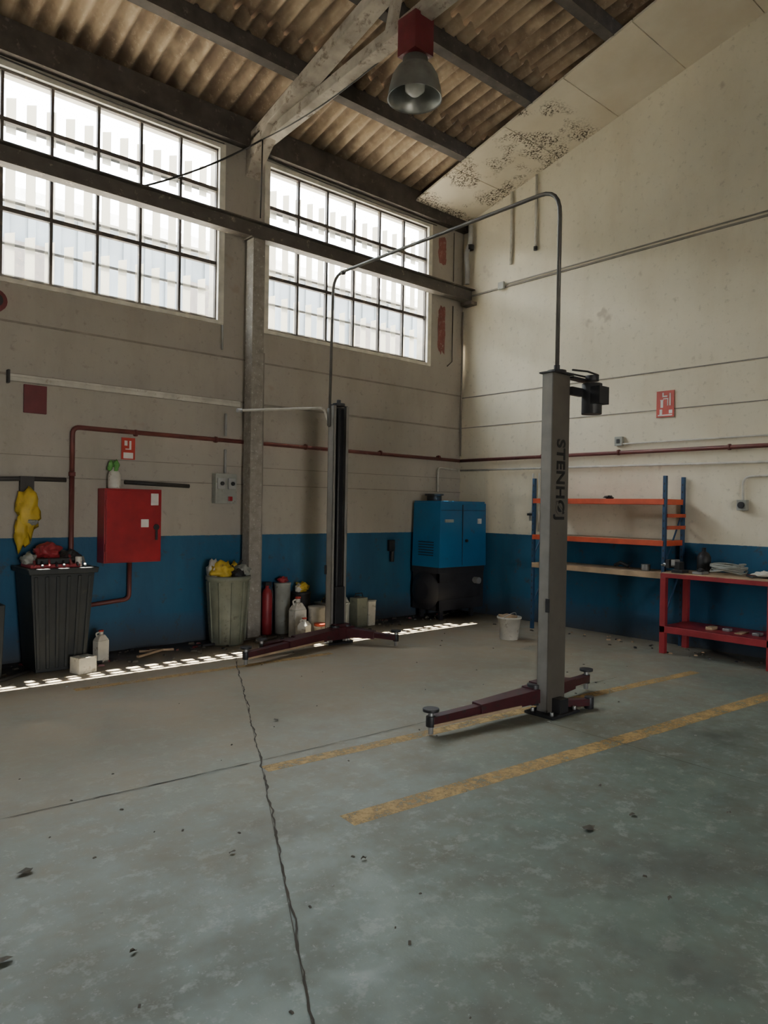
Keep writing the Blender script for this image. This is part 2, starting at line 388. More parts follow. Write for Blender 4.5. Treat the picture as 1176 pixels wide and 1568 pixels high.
b=B('vertical_conduit',(-.03,-1.31,5.3));b.tube([(-.03,-1.31,4.96),(-.03,-1.31,5.93)],.018,'rail')
b.tube([(-.03,-1.31,4.98),(-.03,-1.31,4.93)],.026,'cable');b.done()
b=B('junction_box',(-.03,-.74,4.57));b.box(-.06,-.021,-.80,-.70,4.53,4.63,'gray');b.done(bevel=.005)
b=B('wall_cable',(-.03,-4,4.58));b.tube([(-.03,-.81,4.59),(-.03,-9,4.61)],.009,'wcable');b.done()
b=B('light_switch',(-.03,-2.59,2.3));b.box(-.05,-.001,-2.64,-2.54,2.27,2.38,'gray');b.box(-.06,-.05,-2.61,-2.57,2.30,2.35,'black');b.tube([(-.03,-2.64,2.29),(-.03,-8,2.31)],.01,'rail');b.done(bevel=.005)
b=B('power_socket',(-.03,-4.03,1.57))
b.box(-.07,-.001,-4.09,-3.99,1.52,1.63,'gray');b.cyl((-.07,-4.04,1.575),(-.09,-4.04,1.575),.035,'black')
b.tube([(-.03,-4.04,1.63),(-.03,-4.04,1.87),(-.03,-4.5,1.89),(-.03,-8,1.9)],.013,'rail',10,fillet=.08);b.done(bevel=.005)
b=B('wall_air_tap',(-.05,-1.35,1.4))
b.tube([(-.04,-1.35,1.97),(-.04,-1.35,1.5),(-.09,-1.35,1.44)],.014,'rail',10,fillet=.04);b.tube([(-.06,-1.35,1.46),(-.06,-1.35,1.34)],.03,'galv');b.box(-.12,-.05,-1.38,-1.32,1.41,1.44,'black')
b.tube([(-.04,-1.45,1.97),(-.04,-1.45,1.2)],.012,'rail');b.done()
b=B('corner_downpipe',(-.08,-.1,5))
b.tube([(-.08,-.20,5.55),(-.08,-.20,5.30),(-.13,-.16,5.15),(-.09,-.16,4.95),(-.09,-.16,4.72)],.035,'pipeg',12,fillet=.08)
b.tube([(-.08,-.20,5.2),(-.08,-.20,5.27)],.05,'cable')
b.done()
b=B('corner_cable',(-.04,-.04,3.0));b.tube([(-.035,-.035,4.35),(-.035,-.035,2.25)],.012,'wcable');b.done()
b=B('corner_cable',(-.3,-.02,4.0));b.tube([(-.24,-.03,5.45),(-.24,-.03,4.75)],.006,'cable');b.tube([(-.24,-.03,4.40),(-.24,-.03,3.6),(-.34,-.03,3.52)],.006,'cable');b.done()
# ------------------------------------------------------------ signs / patches
b=B('fire_hose_sign',(-4.96,0,2.0))
b.box(-5.03,-4.89,-.012,-.006,1.93,2.15,'sign');b.box(-5.01,-4.91,-.014,-.012,1.94,2.0,'signw')
b.box(-4.99,-4.93,-.014,-.012,2.03,2.04,'signw');b.box(-4.95,-4.93,-.014,-.012,2.04,2.12,'signw');b.box(-5.0,-4.97,-.014,-.012,2.07,2.12,'signw');b.done()
b=B('fire_extinguisher_sign',(0,-3.15,2.6))
b.box(-.016,-.009,-3.26,-3.05,2.57,2.87,'sign')
def rsq(y0,y1,z0,z1):b.box(-.018,-.016,y0,y1,z0,z1,'signw')
rsq(-3.24,-3.07,2.585,2.60);rsq(-3.24,-3.20,2.61,2.65);rsq(-3.12,-3.09,2.60,2.66)
rsq(-3.13,-3.10,2.68,2.76);rsq(-3.135,-3.095,2.76,2.77);rsq(-3.18,-3.13,2.775,2.785);rsq(-3.19,-3.18,2.70,2.785)
rsq(-3.22,-3.205,2.70,2.84);rsq(-3.18,-3.12,2.80,2.815);rsq(-3.135,-3.12,2.81,2.85);b.done()
b=B('wall_plate',(-5.85,0,2.4));b.box(-5.95,-5.75,-.03,-.001,2.31,2.57,'plate');b.done(bevel=.004)
b=B('alarm_siren',(-6.2,-.06,3.2));b.cyl((-6.22,-.012,3.27),(-6.22,-.12,3.27),.10,'plate');b.cyl((-6.22,-.12,3.27),(-6.22,-.14,3.27),.06,'black');b.done()
def patch(name,cx,cz,w,h,seed):
    b=B(name,(cx,0,cz));pts=[]
    for k in range(36):
        a=2*math.pi*k/36;ca,sa=math.cos(a),math.sin(a);q=1/max(abs(ca),abs(sa))**.7
        r=1+.22*noise.noise(Vector((ca*2+seed,sa*2,seed)))+.12*noise.noise(Vector((ca*7+seed,sa*7,seed)))
        pts.append((cx+w/2*r*q*ca,-.003,cz+h/2*r*q*sa))
    b.poly(pts,'patch');b.done()
patch('paint_patch',-.45,5.15,.16,.38,1);patch('paint_patch',-.44,4.03,.15,.66,4)
# ------------------------------------------------------------ crane rail beam + column
b=B('crane_rail_beam',(-3.5,-.16,4.5))
zb,zt=4.46,4.645;yc=-.17
b.box(XL,0,yc-.065,yc+.065,zb,zb+.014,'steel');b.box(XL,0,yc-.065,yc+.065,zt-.014,zt,'steel');b.box(XL,0,yc-.005,yc+.005,zb+.014,zt-.014,'steel')
b.box(-.12,0,yc-.1,yc+.1,zb-.05,zb,'steel')
b.done()
b=B('steel_column',(-3.6,-.17,0))
x0,x1=-3.68,-3.53
b.box(x0,x1,yc-.075,yc-.063,0.01,4.445,'column');b.box(x0,x1,yc+.063,yc+.075,0.01,4.445,'column');b.box(-3.61,-3.6,yc-.063,yc+.063,0.01,4.445,'column')
b.box(x0,x0+.01,yc-.063,yc+.063,0.01,4.445,'column')
b.box(x0-.05,x1+.05,yc-.11,yc+.11,0,.015,'steel');b.box(x0-.03,x1+.03,yc-.09,yc+.09,4.445,4.459,'steel')
b.tube([(x1+.03,yc-.03,.02),(x1+.03,yc-.03,3.2)],.012,'wcable')
b.done(bevel=.003)
# cables
b=B('hanging_cable',(-3.5,-.3,5.2))
b.tube([(-3.62,-.30,5.52),(-3.62,-.28,4.66)],.008,'cable')
def cat(p,q,sag,r=.007):
    p=Vector(p);q=Vector(q);b.tube([p.lerp(q,t/14)-Vector((0,0,sag*4*(t/14)*(1-t/14))) for t in range(15)],r,'cable',6)
cat((-4.9,-.17,4.66),(-3.62,-.30,5.52),.05,.011)
cat((-3.62,-.30,5.52),(-3.4,-2.4,5.76),.08)
for i,(a,c) in enumerate(((-6.62,-3.94),(-3.4,-.6),(-9.9,-7))):
    cat((a,-.03,5.49),(c,-.03,5.46),.03,.006)
b.done()
# ------------------------------------------------------------ high-bay lamp
b=B('high_bay_lamp',(-3.52,-2.62,5.2));lc=Vector((-3.52,-2.62,0))
b.box(lc.x-.03,lc.x+.03,lc.y-.03,lc.y+.03,5.72,5.82,'black')
b.box(lc.x-.11,lc.x+.11,lc.y-.11,lc.y+.11,5.42,5.74,'plate')
b.lathe(lc,[(.06,5.42),(.11,5.40),(.115,5.34),(.16,5.31),(.20,5.24),(.225,5.14),(.235,5.06),(.24,5.05),(.225,5.06),(.21,5.14),(.18,5.24),(.10,5.33)],'shade',36)
b.lathe(lc,[(.02,5.34),(.06,5.28),(.09,5.2),(.085,5.13),(.04,5.09),(.0,5.085)],'lampglass',20)
b.done()
# ------------------------------------------------------------ car lift
lift=bpy.data.objects.new('car_lift',None);C.objects.link(lift)
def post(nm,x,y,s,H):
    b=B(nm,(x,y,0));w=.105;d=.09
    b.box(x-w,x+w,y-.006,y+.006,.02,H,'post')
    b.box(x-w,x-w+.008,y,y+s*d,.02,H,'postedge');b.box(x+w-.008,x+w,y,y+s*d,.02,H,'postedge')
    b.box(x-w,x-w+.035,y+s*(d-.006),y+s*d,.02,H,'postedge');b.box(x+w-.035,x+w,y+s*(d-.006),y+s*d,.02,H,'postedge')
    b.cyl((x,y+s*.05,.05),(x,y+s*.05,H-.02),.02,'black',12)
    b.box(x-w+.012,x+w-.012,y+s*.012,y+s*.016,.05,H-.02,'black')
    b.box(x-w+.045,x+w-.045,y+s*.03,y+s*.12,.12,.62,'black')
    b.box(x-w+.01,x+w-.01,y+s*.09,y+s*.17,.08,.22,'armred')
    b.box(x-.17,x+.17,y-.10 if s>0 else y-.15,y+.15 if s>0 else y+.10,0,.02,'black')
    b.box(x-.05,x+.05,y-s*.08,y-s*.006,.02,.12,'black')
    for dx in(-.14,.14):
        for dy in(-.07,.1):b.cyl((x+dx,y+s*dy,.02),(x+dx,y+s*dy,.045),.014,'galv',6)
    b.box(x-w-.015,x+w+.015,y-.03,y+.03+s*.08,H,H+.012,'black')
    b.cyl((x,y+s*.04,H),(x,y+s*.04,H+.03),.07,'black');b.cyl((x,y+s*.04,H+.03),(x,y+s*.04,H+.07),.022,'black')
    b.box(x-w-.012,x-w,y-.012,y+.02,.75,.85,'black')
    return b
def arm(b,p0,p1,z=.13,pad=True):
    p0=Vector((*p0,z));p1=Vector((*p1,z-.03));mid=p0.lerp(p1,.58)
    b.bar(p0,mid,.13,.10,'armred',.10,.08);b.bar(p0.lerp(p1,.5),p1,.07,.055,'armred')
    d=(p1-p0).normalized();n=Vector((-d.y,d.x,0))
    b.bar(p0.lerp(p1,.2)+n*.065-Vector((0,0,.04)),p1+n*.03-Vector((0,0,.03)),.012,.02,'board')
    b.cyl(p1+Vector((0,0,-.09)),p1+Vector((0,0,.06)),.018,'galv',14);b.cyl(p1+Vector((0,0,-.04)),p1+Vector((0,0,.03)),.032,'black',16);b.cyl(p1+Vector((0,0,.06)),p1+Vector((0,0,.08)),.055,'black',18)
    b.cyl(p0-Vector((0,0,.07)),p0+Vector((0,0,.08)),.05,'black',16)
RX,RY,RH=-3.40,-4.105,2.49
LX,LY,LH=-3.02,-.93,2.58
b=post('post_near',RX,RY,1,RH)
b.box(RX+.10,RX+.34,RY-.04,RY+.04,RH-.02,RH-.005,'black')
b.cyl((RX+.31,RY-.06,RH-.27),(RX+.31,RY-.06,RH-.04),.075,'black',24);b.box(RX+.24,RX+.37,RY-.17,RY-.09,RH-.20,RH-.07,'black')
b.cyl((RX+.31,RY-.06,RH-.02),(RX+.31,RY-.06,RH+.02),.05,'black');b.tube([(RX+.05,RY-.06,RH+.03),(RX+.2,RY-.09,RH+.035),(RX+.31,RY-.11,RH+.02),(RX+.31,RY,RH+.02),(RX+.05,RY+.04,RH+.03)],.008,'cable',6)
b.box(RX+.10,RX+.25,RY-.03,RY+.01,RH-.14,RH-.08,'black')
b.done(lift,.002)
cu=bpy.data.curves.new('maker_lettering','FONT');cu.body='STENHØJ';cu.size=.14;cu.extrude=.0008;cu.align_x='CENTER';cu.align_y='CENTER';cu.space_character=1.04;cu.offset=.004
cu.materials.append(M['letter']);tx=bpy.data.objects.new('maker_lettering',cu);C.objects.link(tx);tx.parent=lift
tx.matrix_world=Matrix(((0,1,0,RX+.0),(0,0,-1,RY-.0075),(-1,0,0,1.715),(0,0,0,1)))
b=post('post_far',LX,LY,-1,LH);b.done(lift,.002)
b=B('arms_near',(RX,RY,0));arm(b,(RX-.10,RY+.12),(-4.49,-3.90));arm(b,(RX+.08,RY+.14),(-2.62,-3.86));b.bar((RX+.1,RY,.06),(RX+.32,RY-.08,.05),.06,.05,'armred');b.cyl((RX+.32,RY-.08,.0),(RX+.32,RY-.08,.09),.035,'black')
b.box(RX-.15,RX+.15,RY+.09,RY+.19,.06,.19,'armred');b.done(lift,.003)
b=B('arms_far',(LX,LY,0));arm(b,(LX-.08,LY-.14),(-4.38,-1.38));arm(b,(LX+.08,LY-.14),(-2.64,-1.54));arm(b,(LX-.06,LY-.12),(-4.05,-1.12));b.box(LX-.15,LX+.15,LY-.19,LY-.09,.06,.19,'armred');b.done(lift,.003)
b=B('overhead_pipe',(-3.3,-2.5,3.9))
b.tube([(RX+.01,RY+.045,RH),(RX+.01,RY+.045,3.87),(-3.13,LY-.05,3.98),(LX-.11,LY-.02,2.35)],.0155,'dpipe',12,fillet=.20)
b.tube([(-3.14,LY-.25,3.965),(-3.135,LY-.21,3.97)],.024,'dpipe')
b.tube([(LX-.11,LY-.02,2.55),(LX-.11,LY-.02,2.36)],.026,'dpipe');b.done(lift)
b=B('hose_boom',(LX,LY,2.5))
b.tube([(-4.22,LY,2.42),(-3.35,LY,2.53),(-3.19,LY,2.55),(LX-.12,LY,2.42),(LX-.04,LY,2.40)],.013,'rail',10,fillet=.09);b.cyl((-4.25,LY,2.417),(-4.20,LY,2.42),.02,'galv');b.done(lift)
# ------------------------------------------------------------ fire hose cabinet
b=B('fire_hose_cabinet',(-4.97,-.1,.9))
b.box(-5.26,-4.68,-.19,-.012,.90,1.63,'red');b.box(-5.245,-4.695,-.205,-.19,.915,1.615,'red')
b.box(-4.80,-4.72,-.212,-.205,1.47,1.59,'signw');b.box(-4.90,-4.82,-.212,-.205,1.25,1.33,'signw');b.cyl((-4.74,-.205,1.25),(-4.74,-.22,1.25),.03,'black');b.box(-4.75,-4.73,-.225,-.205,1.12,1.22,'black')
for z in(1.05,1.48):b.cyl((-5.25,-.207,z-.04),(-5.25,-.207,z+.04),.009,'red')
b.done(bevel=.006)
b=B('spray_bottle',(-5.14,-.12,1.63));b.lathe((-5.14,-.12,1.63),[(.055,0),(.06,.02),(.06,.13),(.05,.16),(.02,.19),(.018,.21)],'wplastic',20)
b.box(-5.155,-5.125,-.15,-.09,1.84,1.87,'green');b.box(-5.155,-5.125,-.17,-.15,1.80,1.86,'green');b.blob((-5.12,-.11,1.86),(.03,.02,.05),'green',3);b.blob((-5.17,-.11,1.85),(.03,.01,.05),'green',5);b.done()
# ------------------------------------------------------------ compressor
b=B('air_compressor',(-.55,-.3,0));x0,x1,y0,y1=-1.02,-.09,-.60,-.08
b.hexa([(x0,y0,.70),(x1,y0,.70),(x1,y1,.70),(x0,y1,.70),(x0+.02,y0+.015,1.56),(x1,y0+.015,1.56),(x1,y1,1.56),(x0+.02,y1,1.56)],'compblue')
b.box(x0+.03,x1-.02,y0+.02,y1,1.56,1.585,'compblue')
b.box(-.58,-.575,y0-.004,y0+.01,.72,1.54,'black');b.box(x0+.03,x1-.03,y0-.004,y0+.02,1.46,1.464,'black')
for i in range(6):b.box(x0-.003,x0+.02,y0+.12,y1-.12,.85+i*.035,.862+i*.035,'black')
b.box(-.27,-.20,y0-.006,y0+.02,1.28,1.35,'signw');b.box(-.92,-.76,y0-.004,y0+.02,1.30,1.34,'gray');b.cyl((-.5,y0-.02,1.05),(-.5,y0+.02,1.05),.02,'black')
b.tube([(x0-.06,-.34,.38),(x0,-.34,.38),(x1-.1,-.34,.38),(x1-.03,-.34,.38)],[.12,.25,.25,.12],'tank',28)
b.box(x0,x1,y0+.03,y1,.62,.70,'tank')
for xx in(x0+.12,x1-.2):
    for yy in(y0+.08,y1-.08):b.box(xx-.03,xx+.03,yy-.02,yy+.02,0,.66,'tank')
b.box(x0+.02,x1,y0+.04,y0+.07,.12,.64,'tank');b.box(x0+.02,x0+.05,y0+.04,y1,.12,.64,'tank')
b.cyl((-.83,-.3,1.585),(-.83,-.3,1.66),.10,'black',24);b.cyl((-.83,-.3,1.66),(-.83,-.3,1.68),.13,'black',24);b.cyl((-.28,y0+.04,.50),(-.28,y0-.05,.50),.045,'galv')
b.done(bevel=.012)
b=B('wall_air_filter',(-1.36,-.03,.9));b.box(-1.41,-1.31,-.05,-.001,.90,1.05,'black');b.cyl((-1.36,-.05,.90),(-1.36,-.05,.76),.028,'tank');b.done(bevel=.006)
# ------------------------------------------------------------ shelving rack
b=B('shelving_rack',(-.25,-2.55,0));xf=-.45;yl,yr=-1.68,-3.40
for y in(yl,yr):
    for x in(xf,-.04):
        b.box(x-.02,x+.02,y-.018,y+.018,0,1.88,'rackblue')
        for k in range(22):b.box(x-.0225,x-.019,y-.005,y+.005,.1+k*.08,.125+k*.08,'black')
for y in(yl,yr):
    for z0,z1 in((.3,.9),(.9,1.5)):b.bar((xf,y,z0),(-.04,y,z1),.012,.02,'rackblue')
for z,mm in((1.60,'orange'),(1.15,'board'),(.80,'board')):
    b.box(xf-.03,xf-.005,yr,yl,z-.03,z+.03,'orange' if z>1 else 'board');b.box(-.05,-.03,yr,yl,z-.03,z+.03,'orange')
    b.box(xf,-.03,yr,yl,z+.01,z+.03,'orange' if z>1.5 else 'board')
    b.box(xf,-.03,yr-.01,yr+.02,z-.03,z+.03,'orange')
for z in(1.32,1.45):b.box(-.44,-.03,yr-.03,yr-.015,z-.02,z+.02,'orange')
b.tube([(-.3,-2.9,.86),(-.3,-2.8,.90),(-.25,-2.7,.86)],.02,'black');b.blob((-.25,-2.6,1.65),(.06,.05,.02),'black',2);b.cyl((-.28,-3.1,.83),(-.28,-3.1,.90),.05,'galv')
b.done(bevel=.002)
# ------------------------------------------------------------ workbench
b=B('workbench',(-.33,-4.5,0));xa,xb_=-.62,-.06;ya,yb=-3.45,-5.6
b.box(xa,xb_,yb,ya,.80,.845,'redbench');b.box(xa+.01,xb_,yb,ya-.01,.845,.855,'board')
for y in(ya-.03,-4.55,yb+.03):
    for x in(xa+.03,xb_-.03):b.box(x-.03,x+.03,y-.03,y+.03,0,.80,'redbench')
b.box(xa+.01,xb_,yb,ya-.02,.26,.29,'redbench')
b.box(xa,xa+.03,yb,ya,.22,.29,'redbench')
for k in range(8):
    yy=-3.9-k*.15;b.box(-.5+random.random()*.1,-.35+random.random()*.1,yy-.04,yy+.03,.29,.30+random.random()*.03,random.choice(['board','galv','black','black']))
b.done(bevel=.004)
b=B('bench_vise',(-.52,-3.6,.856))
b.box(-.60,-.46,-3.68,-3.56,.856,.89,'black');b.box(-.58,-.48,-3.64,-3.58,.89,.97,'black');b.box(-.59,-.47,-3.59,-3.55,.93,.99,'galv');b.box(-.59,-.47,-3.53,-3.49,.90,.99,'black');b.cyl((-.53,-3.6,.93),(-.53,-3.44,.93),.018,'galv');b.cyl((-.60,-3.45,.93),(-.46,-3.45,.93),.007,'galv');b.done(bevel=.004)
b=B('gas_bottle',(-.2,-3.72,.856));b.lathe((-.2,-3.72,.856),[(.06,0),(.07,.02),(.07,.16),(.05,.2),(.02,.22),(.02,.26)],'black',20);b.done()
b=B('coiled_cable',(-.3,-4.05,.87))
pts=[]
for k in range(120):
    a=k*.42;r=.12+.02*math.sin(k*.7);pts.append((-.32+r*math.cos(a),-4.03+r*1.3*math.sin(a),.872+.0005*k+.04*abs(math.sin(k*.31))))
b.tube(pts,.009,'gray',6);b.done()
b=B('hand_tools',(-.35,-4.5,.87))
b.tube([(-.40,-4.26,.87),(-.45,-4.35,.87),(-.3,-4.5,.87),(-.4,-4.7,.87)],.009,'cable',6,fillet=.1);b.blob((-.35,-4.40,.895),(.10,.10,.025),'wplastic',5)
for k in range(16):
    y=-4.25-random.random()*1.2;x=-.55+random.random()*.4;a=random.random()*3
    b.bar((x,y,.868),(x+.16*math.cos(a),y+.12*math.sin(a),.872),.022,.014,random.choice(['black','galv','rackblue','redbench']))
b.done()
b=B('small_parts_tray',(-.45,-3.8,.856));b.box(-.55,-.40,-3.86,-3.76,.857,.88,'galv');b.blob((-.47,-3.81,.89),(.05,.035,.02),'black',4);b.done()
# ------------------------------------------------------------ bins and clutter
b=B('trash_bin',(-3.97,-.33,0));c=(-3.97,-.31,0)
b.lathe(c,[(.17,0),(.175,.02),(.205,.42),(.222,.68),(.24,.69),(.24,.73),(.222,.735),(.208,.68),(.19,.64)],'bin',32)
for k in range(10):
    a=k*.628;b.bar((c[0]+.178*math.cos(a),c[1]+.178*math.sin(a),.03),(c[0]+.222*math.cos(a),c[1]+.222*math.sin(a),.67),.02,.02,'bin')
b.blob((-4.06,-.33,.78),(.10,.11,.09),'yellow',1,.5,2.6);b.blob((-3.84,-.36,.77),(.09,.09,.07),'gray',2);b.blob((-4.12,-.27,.79),(.07,.08,.10),'wplastic',9);b.blob((-3.93,-.45,.74),(.07,.05,.06),'black',4);b.blob((-3.86,-.25,.80),(.06,.05,.06),'yellow',6);b.blob((-3.96,-.32,.77),(.06,.06,.06),'black',8)
b.bar((-3.92,-.3,.74),(-3.8,-.3,.89),.02,.02,'black');b.done()
b=B('waste_container',(-5.74,-.36,0));c=(-5.76,-.36,0)
b.frus(c,.42,.40,.54,.48,.86,'dbin');b.frus((c[0],c[1],.86),.58,.54,.60,.54,.05,'dbin')
for k in range(6):
    t=-.2+k*.08;b.bar((c[0]+t*.95,c[1]-.205,.03),(c[0]+t*1.15,c[1]-.243,.84),.03,.02,'dbin')
b.box(-6.02,-5.6,-.55,-.25,.91,.94,'redbench');b.box(-5.95,-5.66,-.5,-.3,.94,.99,'dbin')
b.blob((-5.83,-.36,1.05),(.11,.1,.07),'redbench',2);b.blob((-5.62,-.32,.98),(.09,.1,.07),'black',3);b.blob((-5.98,-.36,.98),(.07,.1,.05),'gray',6)
for k in range(8):b.bar((-6.0+.06*k,-.61,.93),(-5.95+.06*k,-.4,.97+.02*(k%3)),.02,.018,random.choice(['galv','black','redbench']))
b.cyl((-5.60,-.50,.91),(-5.60,-.50,1.0),.03,'wplastic');b.done(bevel=.008)
b=B('yellow_jacket',(-5.9,-.2,1.0));b.blob((-5.93,-.12,1.40),(.09,.06,.20),'yellow',7,.45,1.8);b.blob((-5.98,-.12,1.22),(.06,.05,.16),'yellow',8,.4);b.blob((-5.90,-.13,1.30),(.05,.08,.03),'gray',11,.3);b.done()
b=B('dark_crate',(-6.45,-.35,0));b.frus((-6.5,-.35,0),.5,.5,.55,.5,.62,'dbin');b.blob((-6.45,-.35,.66),(.15,.15,.06),'gray',1);b.done(bevel=.01)
def jug(name,x,y,w,h,m,ang=0):
    b=B(name,(x,y,0));b.frus((x,y,0),w,w*.7,w,w*.7,h*.68,m,ang);b.frus((x,y,h*.68),w,w*.7,w*.45,w*.4,h*.17,m,ang)
    b.cyl((x,y,h*.85),(x,y,h*.95),w*.17,m,14);b.cyl((x,y,h*.94),(x,y,h),w*.2,'sign' if random.random()<.3 else m,14)
    b.tube([(x-w*.3,y,h*.78),(x-w*.42,y,h*.9),(x-w*.1,y,h*.93)],w*.06,m,8,fillet=.03);return b.done(bevel=w*.12)
jug('jerry_can',-5.36,-.42,.12,.30,'wplastic',.3)
b=B('cardboard_box',(-5.66,-.75,0));b.frus((-5.63,-.74,0),.17,.14,.17,.14,.14,'wplastic',.25);b.box(-5.66,-5.60,-.77,-.71,.14,.145,'gray');b.done(bevel=.004)
jug('jerry_can',-3.15,-.44,.17,.46,'wplastic',.1);jug('jerry_can',-3.24,-.70,.14,.26,'wplastic',.5)
b=B('fire_extinguisher',(-3.36,-.14,0));b.lathe((-3.37,-.14,0),[(.05,0),(.06,.02),(.06,.46),(.045,.52),(.022,.54),(.022,.57)],'redbench',22);b.box(-3.40,-3.32,-.16,-.12,.57,.61,'black');b.tube([(-3.34,-.14,.59),(-3.30,-.14,.52),(-3.30,-.16,.28)],.01,'black',8,fillet=.04);b.done()
b=B('oil_pail',(-3.16,-.13,0));b.lathe((-3.155,-.13,0),[(.08,0),(.085,.01),(.095,.56),(.10,.57),(.10,.59),(.0,.59)],'gray',22);b.blob((-3.155,-.13,.62),(.07,.05,.04),'redbench',13);b.done()
b=B('black_pail',(-2.88,-.16,0));b.lathe((-2.90,-.15,0),[(.09,0),(.10,.02),(.11,.44),(.115,.45),(.115,.47),(.02,.47)],'black',22);b.blob((-2.89,-.15,.52),(.08,.06,.06),'yellow',3);b.blob((-2.95,-.16,.51),(.04,.04,.05),'wplastic',4);b.done()
b=B('metal_drum',(-2.92,-.42,0));b.lathe((-2.89,-.45,0),[(.095,0),(.10,.01),(.10,.30),(.104,.31),(.104,.33),(.0,.325)],'wplastic',22);b.done()
b=B('paint_pot',(-3.0,-.72,0));b.lathe((-3.03,-.70,0),[(.06,0),(.062,.12),(.065,.13),(.065,.15),(.0,.15)],'wplastic',20);b.lathe((-3.03,-.70,.15),[(.066,0),(.066,.03),(0,.03)],'orange',20);b.done()
b=B('plastic_crate',(-2.6,-.3,0));b.frus((-2.58,-.33,0),.26,.24,.30,.27,.32,'gray');b.box(-2.74,-2.42,-.48,-.18,.32,.34,'gray');b.blob((-2.58,-.3,.37),(.1,.08,.05),'yellow',5);b.blob((-2.64,-.33,.36),(.07,.06,.06),'black',6);b.blob((-2.50,-.33,.38),(.05,.05,.07),'wplastic',7);b.done(bevel=.008)
b=B('metal_can',(-2.12,-.28,0));b.frus((-2.12,-.28,0),.18,.14,.18,.14,.36,'bin',.1);b.cyl((-2.14,-.28,.36),(-2.14,-.28,.38),.03,'black');b.tube([(-2.19,-.28,.36),(-2.17,-.28,.41),(-2.07,-.28,.41),(-2.05,-.28,.36)],.008,'black',6);b.done(bevel=.006)
jug('jerry_can',-2.31,-.22,.12,.44,'gray',0)
b=B('storage_box',(-1.95,-.28,0));b.frus((-1.95,-.28,0),.11,.12,.12,.13,.30,'wplastic');b.box(-2.015,-1.885,-.35,-.21,.30,.32,'gray');b.done(bevel=.005)
b=B('bucket',(-1.28,-1.98,0));b.lathe((-1.28,-1.98,0),[(.10,0),(.105,.01),(.13,.24),(.14,.24),(.14,.26),(.128,.26),(.10,.03)],'wplastic',28);b.tube([(-1.41,-1.98,.25),(-1.30,-2.08,.33),(-1.15,-1.98,.25)],.005,'galv',6,fillet=.1);b.blob((-1.28,-1.96,.25),(.11,.10,.03),'board',3);b.done()
# debris
b=B('floor_debris',(-3,-.5,0))
for k in range(240):
    x=-7+6.6*random.random();y=-.08-abs(random.gauss(0,.28));s=.006+.020*random.random()
    b.frus((x,y,0),s*2.4,s*1.2,s*1.6,s,s*.7,random.choice(['black','joint','joint','crack','crack','plate']),random.random()*3)
for k in range(60):
    x=-.15-abs(random.gauss(0,.25));y=-1.2-4*random.random();s=.008+.015*random.random()
    b.frus((x,y,0),s*2.4,s*1.2,s*1.6,s,s*.7,random.choice(['black','board','joint','crack']),random.random()*3)
for k in range(90):
    x=-7+6*random.random();y=-1-5*random.random();s=.003+.006*random.random()
    b.frus((x,y,0),s*2.4,s*1.2,s*1.6,s,s*.7,random.choice(['joint','crack','gray']),random.random()*3)
for k in range(7):
    x=-6+random.random()*2.4;a=random.random()*3;b.bar((x,-.3-.3*random.random(),.015),(x+.35*math.cos(a),-.35+.1*math.sin(a),.02),.03,.02,random.choice(['board','black','joint']))
b.tube([(-6.7,-.6,.02),(-6.3,-.75,.02),(-6.0,-.5,.02)],.015,'cable',8,fillet=.1);b.done()
b=B('dry_leaves',(-6,-4,0))
for x,y,s in((-7.02,-4.12,.028),(-7.25,-4.68,.03),(-4.9,-5.35,.035),(-4.6,-5.4,.02),(-6.3,-4.5,.014),(-5.9,-4.9,.014),(-7.5,-3.3,.02),(-5.95,-6.2,.04),(-5.1,-3.0,.02),(-7.2,-3.1,.025),(-5.2,-5.9,.012),(-4.4,-5.1,.012),(-6.9,-4.9,.012),(-4.2,-5.7,.015)):
    pts=[]
    for k in range(9):
        a=k*.698;r=s*(.6+.5*random.random());pts.append((x+r*math.cos(a)*1.3,y+r*.7*math.sin(a),.004+.012*random.random()))
    b.poly(pts,'joint')
b.done()
# ------------------------------------------------------------ floor markings & cracks
def ribbon(name,pts,w,m,z=.002,jag=0,step=.03,seed=0):
    b=B(name,(0,0,0));mi=b.mi(m);prev=None
    P=[Vector((*p,0)) for p in pts]
    for a,c in zip(P,P[1:]):
        n=max(2,int((c-a).length/step));d=(c-a).normalized();nn=Vector((-d.y,d.x,0))
        for i in range(n+1):
            q=a.lerp(c,i/n);j=jag*noise.noise(q*5+Vector((seed,0,0)))+jag*.6*noise.noise(q*19)
            ww=w/2*(1+(1.4*noise.noise(q*11+Vector((0,seed,3))) if jag else 0));ww=max(ww,.0008)
            cur=(b.bm.verts.new(q+nn*(j+ww)+Vector((0,0,z))),b.bm.verts.new(q+nn*(j-ww)+Vector((0,0,z))))
            if prev:b.face([prev[0],prev[1],cur[1],cur[0]],mi)
            prev=cur
    b.done()
ribbon('floor_marking',[(-5.72,-4.56),(-1.61,-4.91),(-.3,-5.02)],.13,'yline',.0015)
ribbon('floor_marking',[(-5.66,-3.74),(-4.51,-3.85),(-2.80,-3.97),(-1.2,-4.12)],.10,'yline',.0015)
ribbon('floor_marking',[(-5.9,-1.33),(-3.4,-1.40)],.09,'yline',.0015)
ribbon('floor_crack',[(-4.27,-1.0),(-5.60,-3.61),(-6.64,-5.56),(-7.5,-7.2)],.008,'crack',.003,.016,step=.02,seed=3)
ribbon('floor_crack',[(-4.275,-1.0),(-5.605,-3.61),(-6.645,-5.56),(-7.5,-7.2)],.003,'joint',.0025,.0)
ribbon('floor_crack',[(-8.5,-3.40),(-6.97,-3.52),(-5.6,-3.61)],.006,'crack',.003,.006,seed=5)
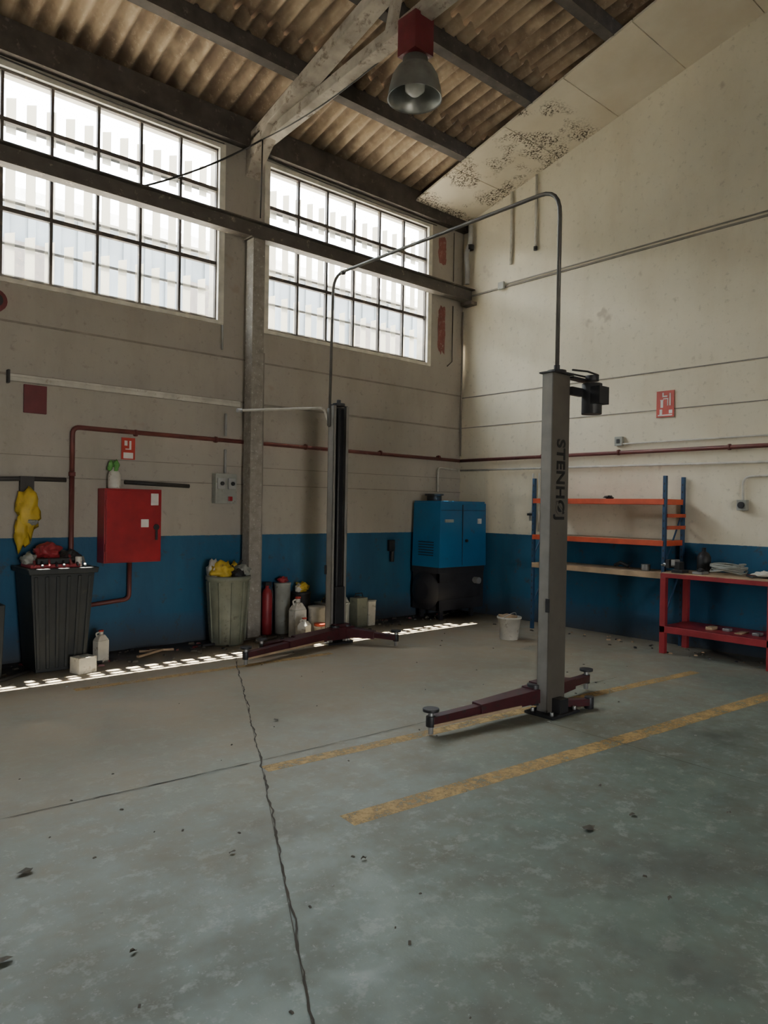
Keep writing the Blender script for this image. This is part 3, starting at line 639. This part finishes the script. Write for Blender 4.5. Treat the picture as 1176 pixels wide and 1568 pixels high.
ribbon('floor_crack',[(-5.6,-3.61),(-3.58,-3.70),(-2.0,-3.78)],.005,'joint',.003,.003,seed=6)
ribbon('floor_crack',[(-3.64,-4.2),(-3.64,-4.73),(-3.67,-5.68),(-3.7,-8)],.006,'joint',.003,.003,seed=7)
# ------------------------------------------------------------ lights
w=bpy.data.worlds.new('sky');bpy.context.scene.world=w;w.use_nodes=True;nt=w.node_tree;bg=nt.nodes['Background']
tc=nt.nodes.new('ShaderNodeTexCoord');sp=nt.nodes.new('ShaderNodeSeparateXYZ');rp=nt.nodes.new('ShaderNodeValToRGB')
nt.links.new(tc.outputs['Generated'],sp.inputs[0]);nt.links.new(sp.outputs[2],rp.inputs[0])
rp.color_ramp.elements[0].color=(1,.985,.95,1);rp.color_ramp.elements[1].color=(.70,.82,1,1);nt.links.new(rp.outputs[0],bg.inputs[0]);bg.inputs[1].default_value=31.0
s=bpy.data.lights.new('sun','SUN');s.energy=160;s.angle=.009;s.color=(1,.92,.80);so=bpy.data.objects.new('sun',s);C.objects.link(so)
so.rotation_euler=Vector((.0,-1.0,-4.45)).to_track_quat('-Z','Y').to_euler()
for k,(x0,x1) in enumerate(wins):
    l=bpy.data.lights.new('window_portal','AREA');l.shape='RECTANGLE';l.size=x1-x0;l.size_y=WZ1-WZ0;l.cycles.is_portal=True
    o=bpy.data.objects.new('window_portal',l);C.objects.link(o);o.location=((x0+x1)/2,.26,(WZ0+WZ1)/2);o.rotation_euler=(-math.pi/2,0,0)
l=bpy.data.lights.new('fill_opening_portal','AREA');l.shape='RECTANGLE';l.size=2.3;l.size_y=2.7;l.cycles.is_portal=True  # samples the sky through the added opening in the front wall
o=bpy.data.objects.new('fill_opening_portal',l);C.objects.link(o);o.location=(-8.35,YB-.22,1.35);o.rotation_euler=(math.pi/2,0,0)
# ------------------------------------------------------------ camera
y,p,r=[math.radians(a) for a in(48.459,-.451,.961)]
F=Vector((math.cos(p)*math.cos(y),math.cos(p)*math.sin(y),math.sin(p)));ri=Vector((math.sin(y),-math.cos(y),0));u=ri.cross(F)
R=ri*math.cos(r)+u*math.sin(r);U=-ri*math.sin(r)+u*math.cos(r)
cd=bpy.data.cameras.new('camera');cam=bpy.data.objects.new('camera',cd);C.objects.link(cam)
cam.matrix_world=Matrix(((R.x,U.x,-F.x,-7.884),(R.y,U.y,-F.y,-7.233),(R.z,U.z,-F.z,1.5),(0,0,0,1)))
cd.sensor_fit='HORIZONTAL';cd.sensor_width=36;cd.lens=1109.5/1176*36;cd.clip_end=300
bpy.context.scene.camera=cam
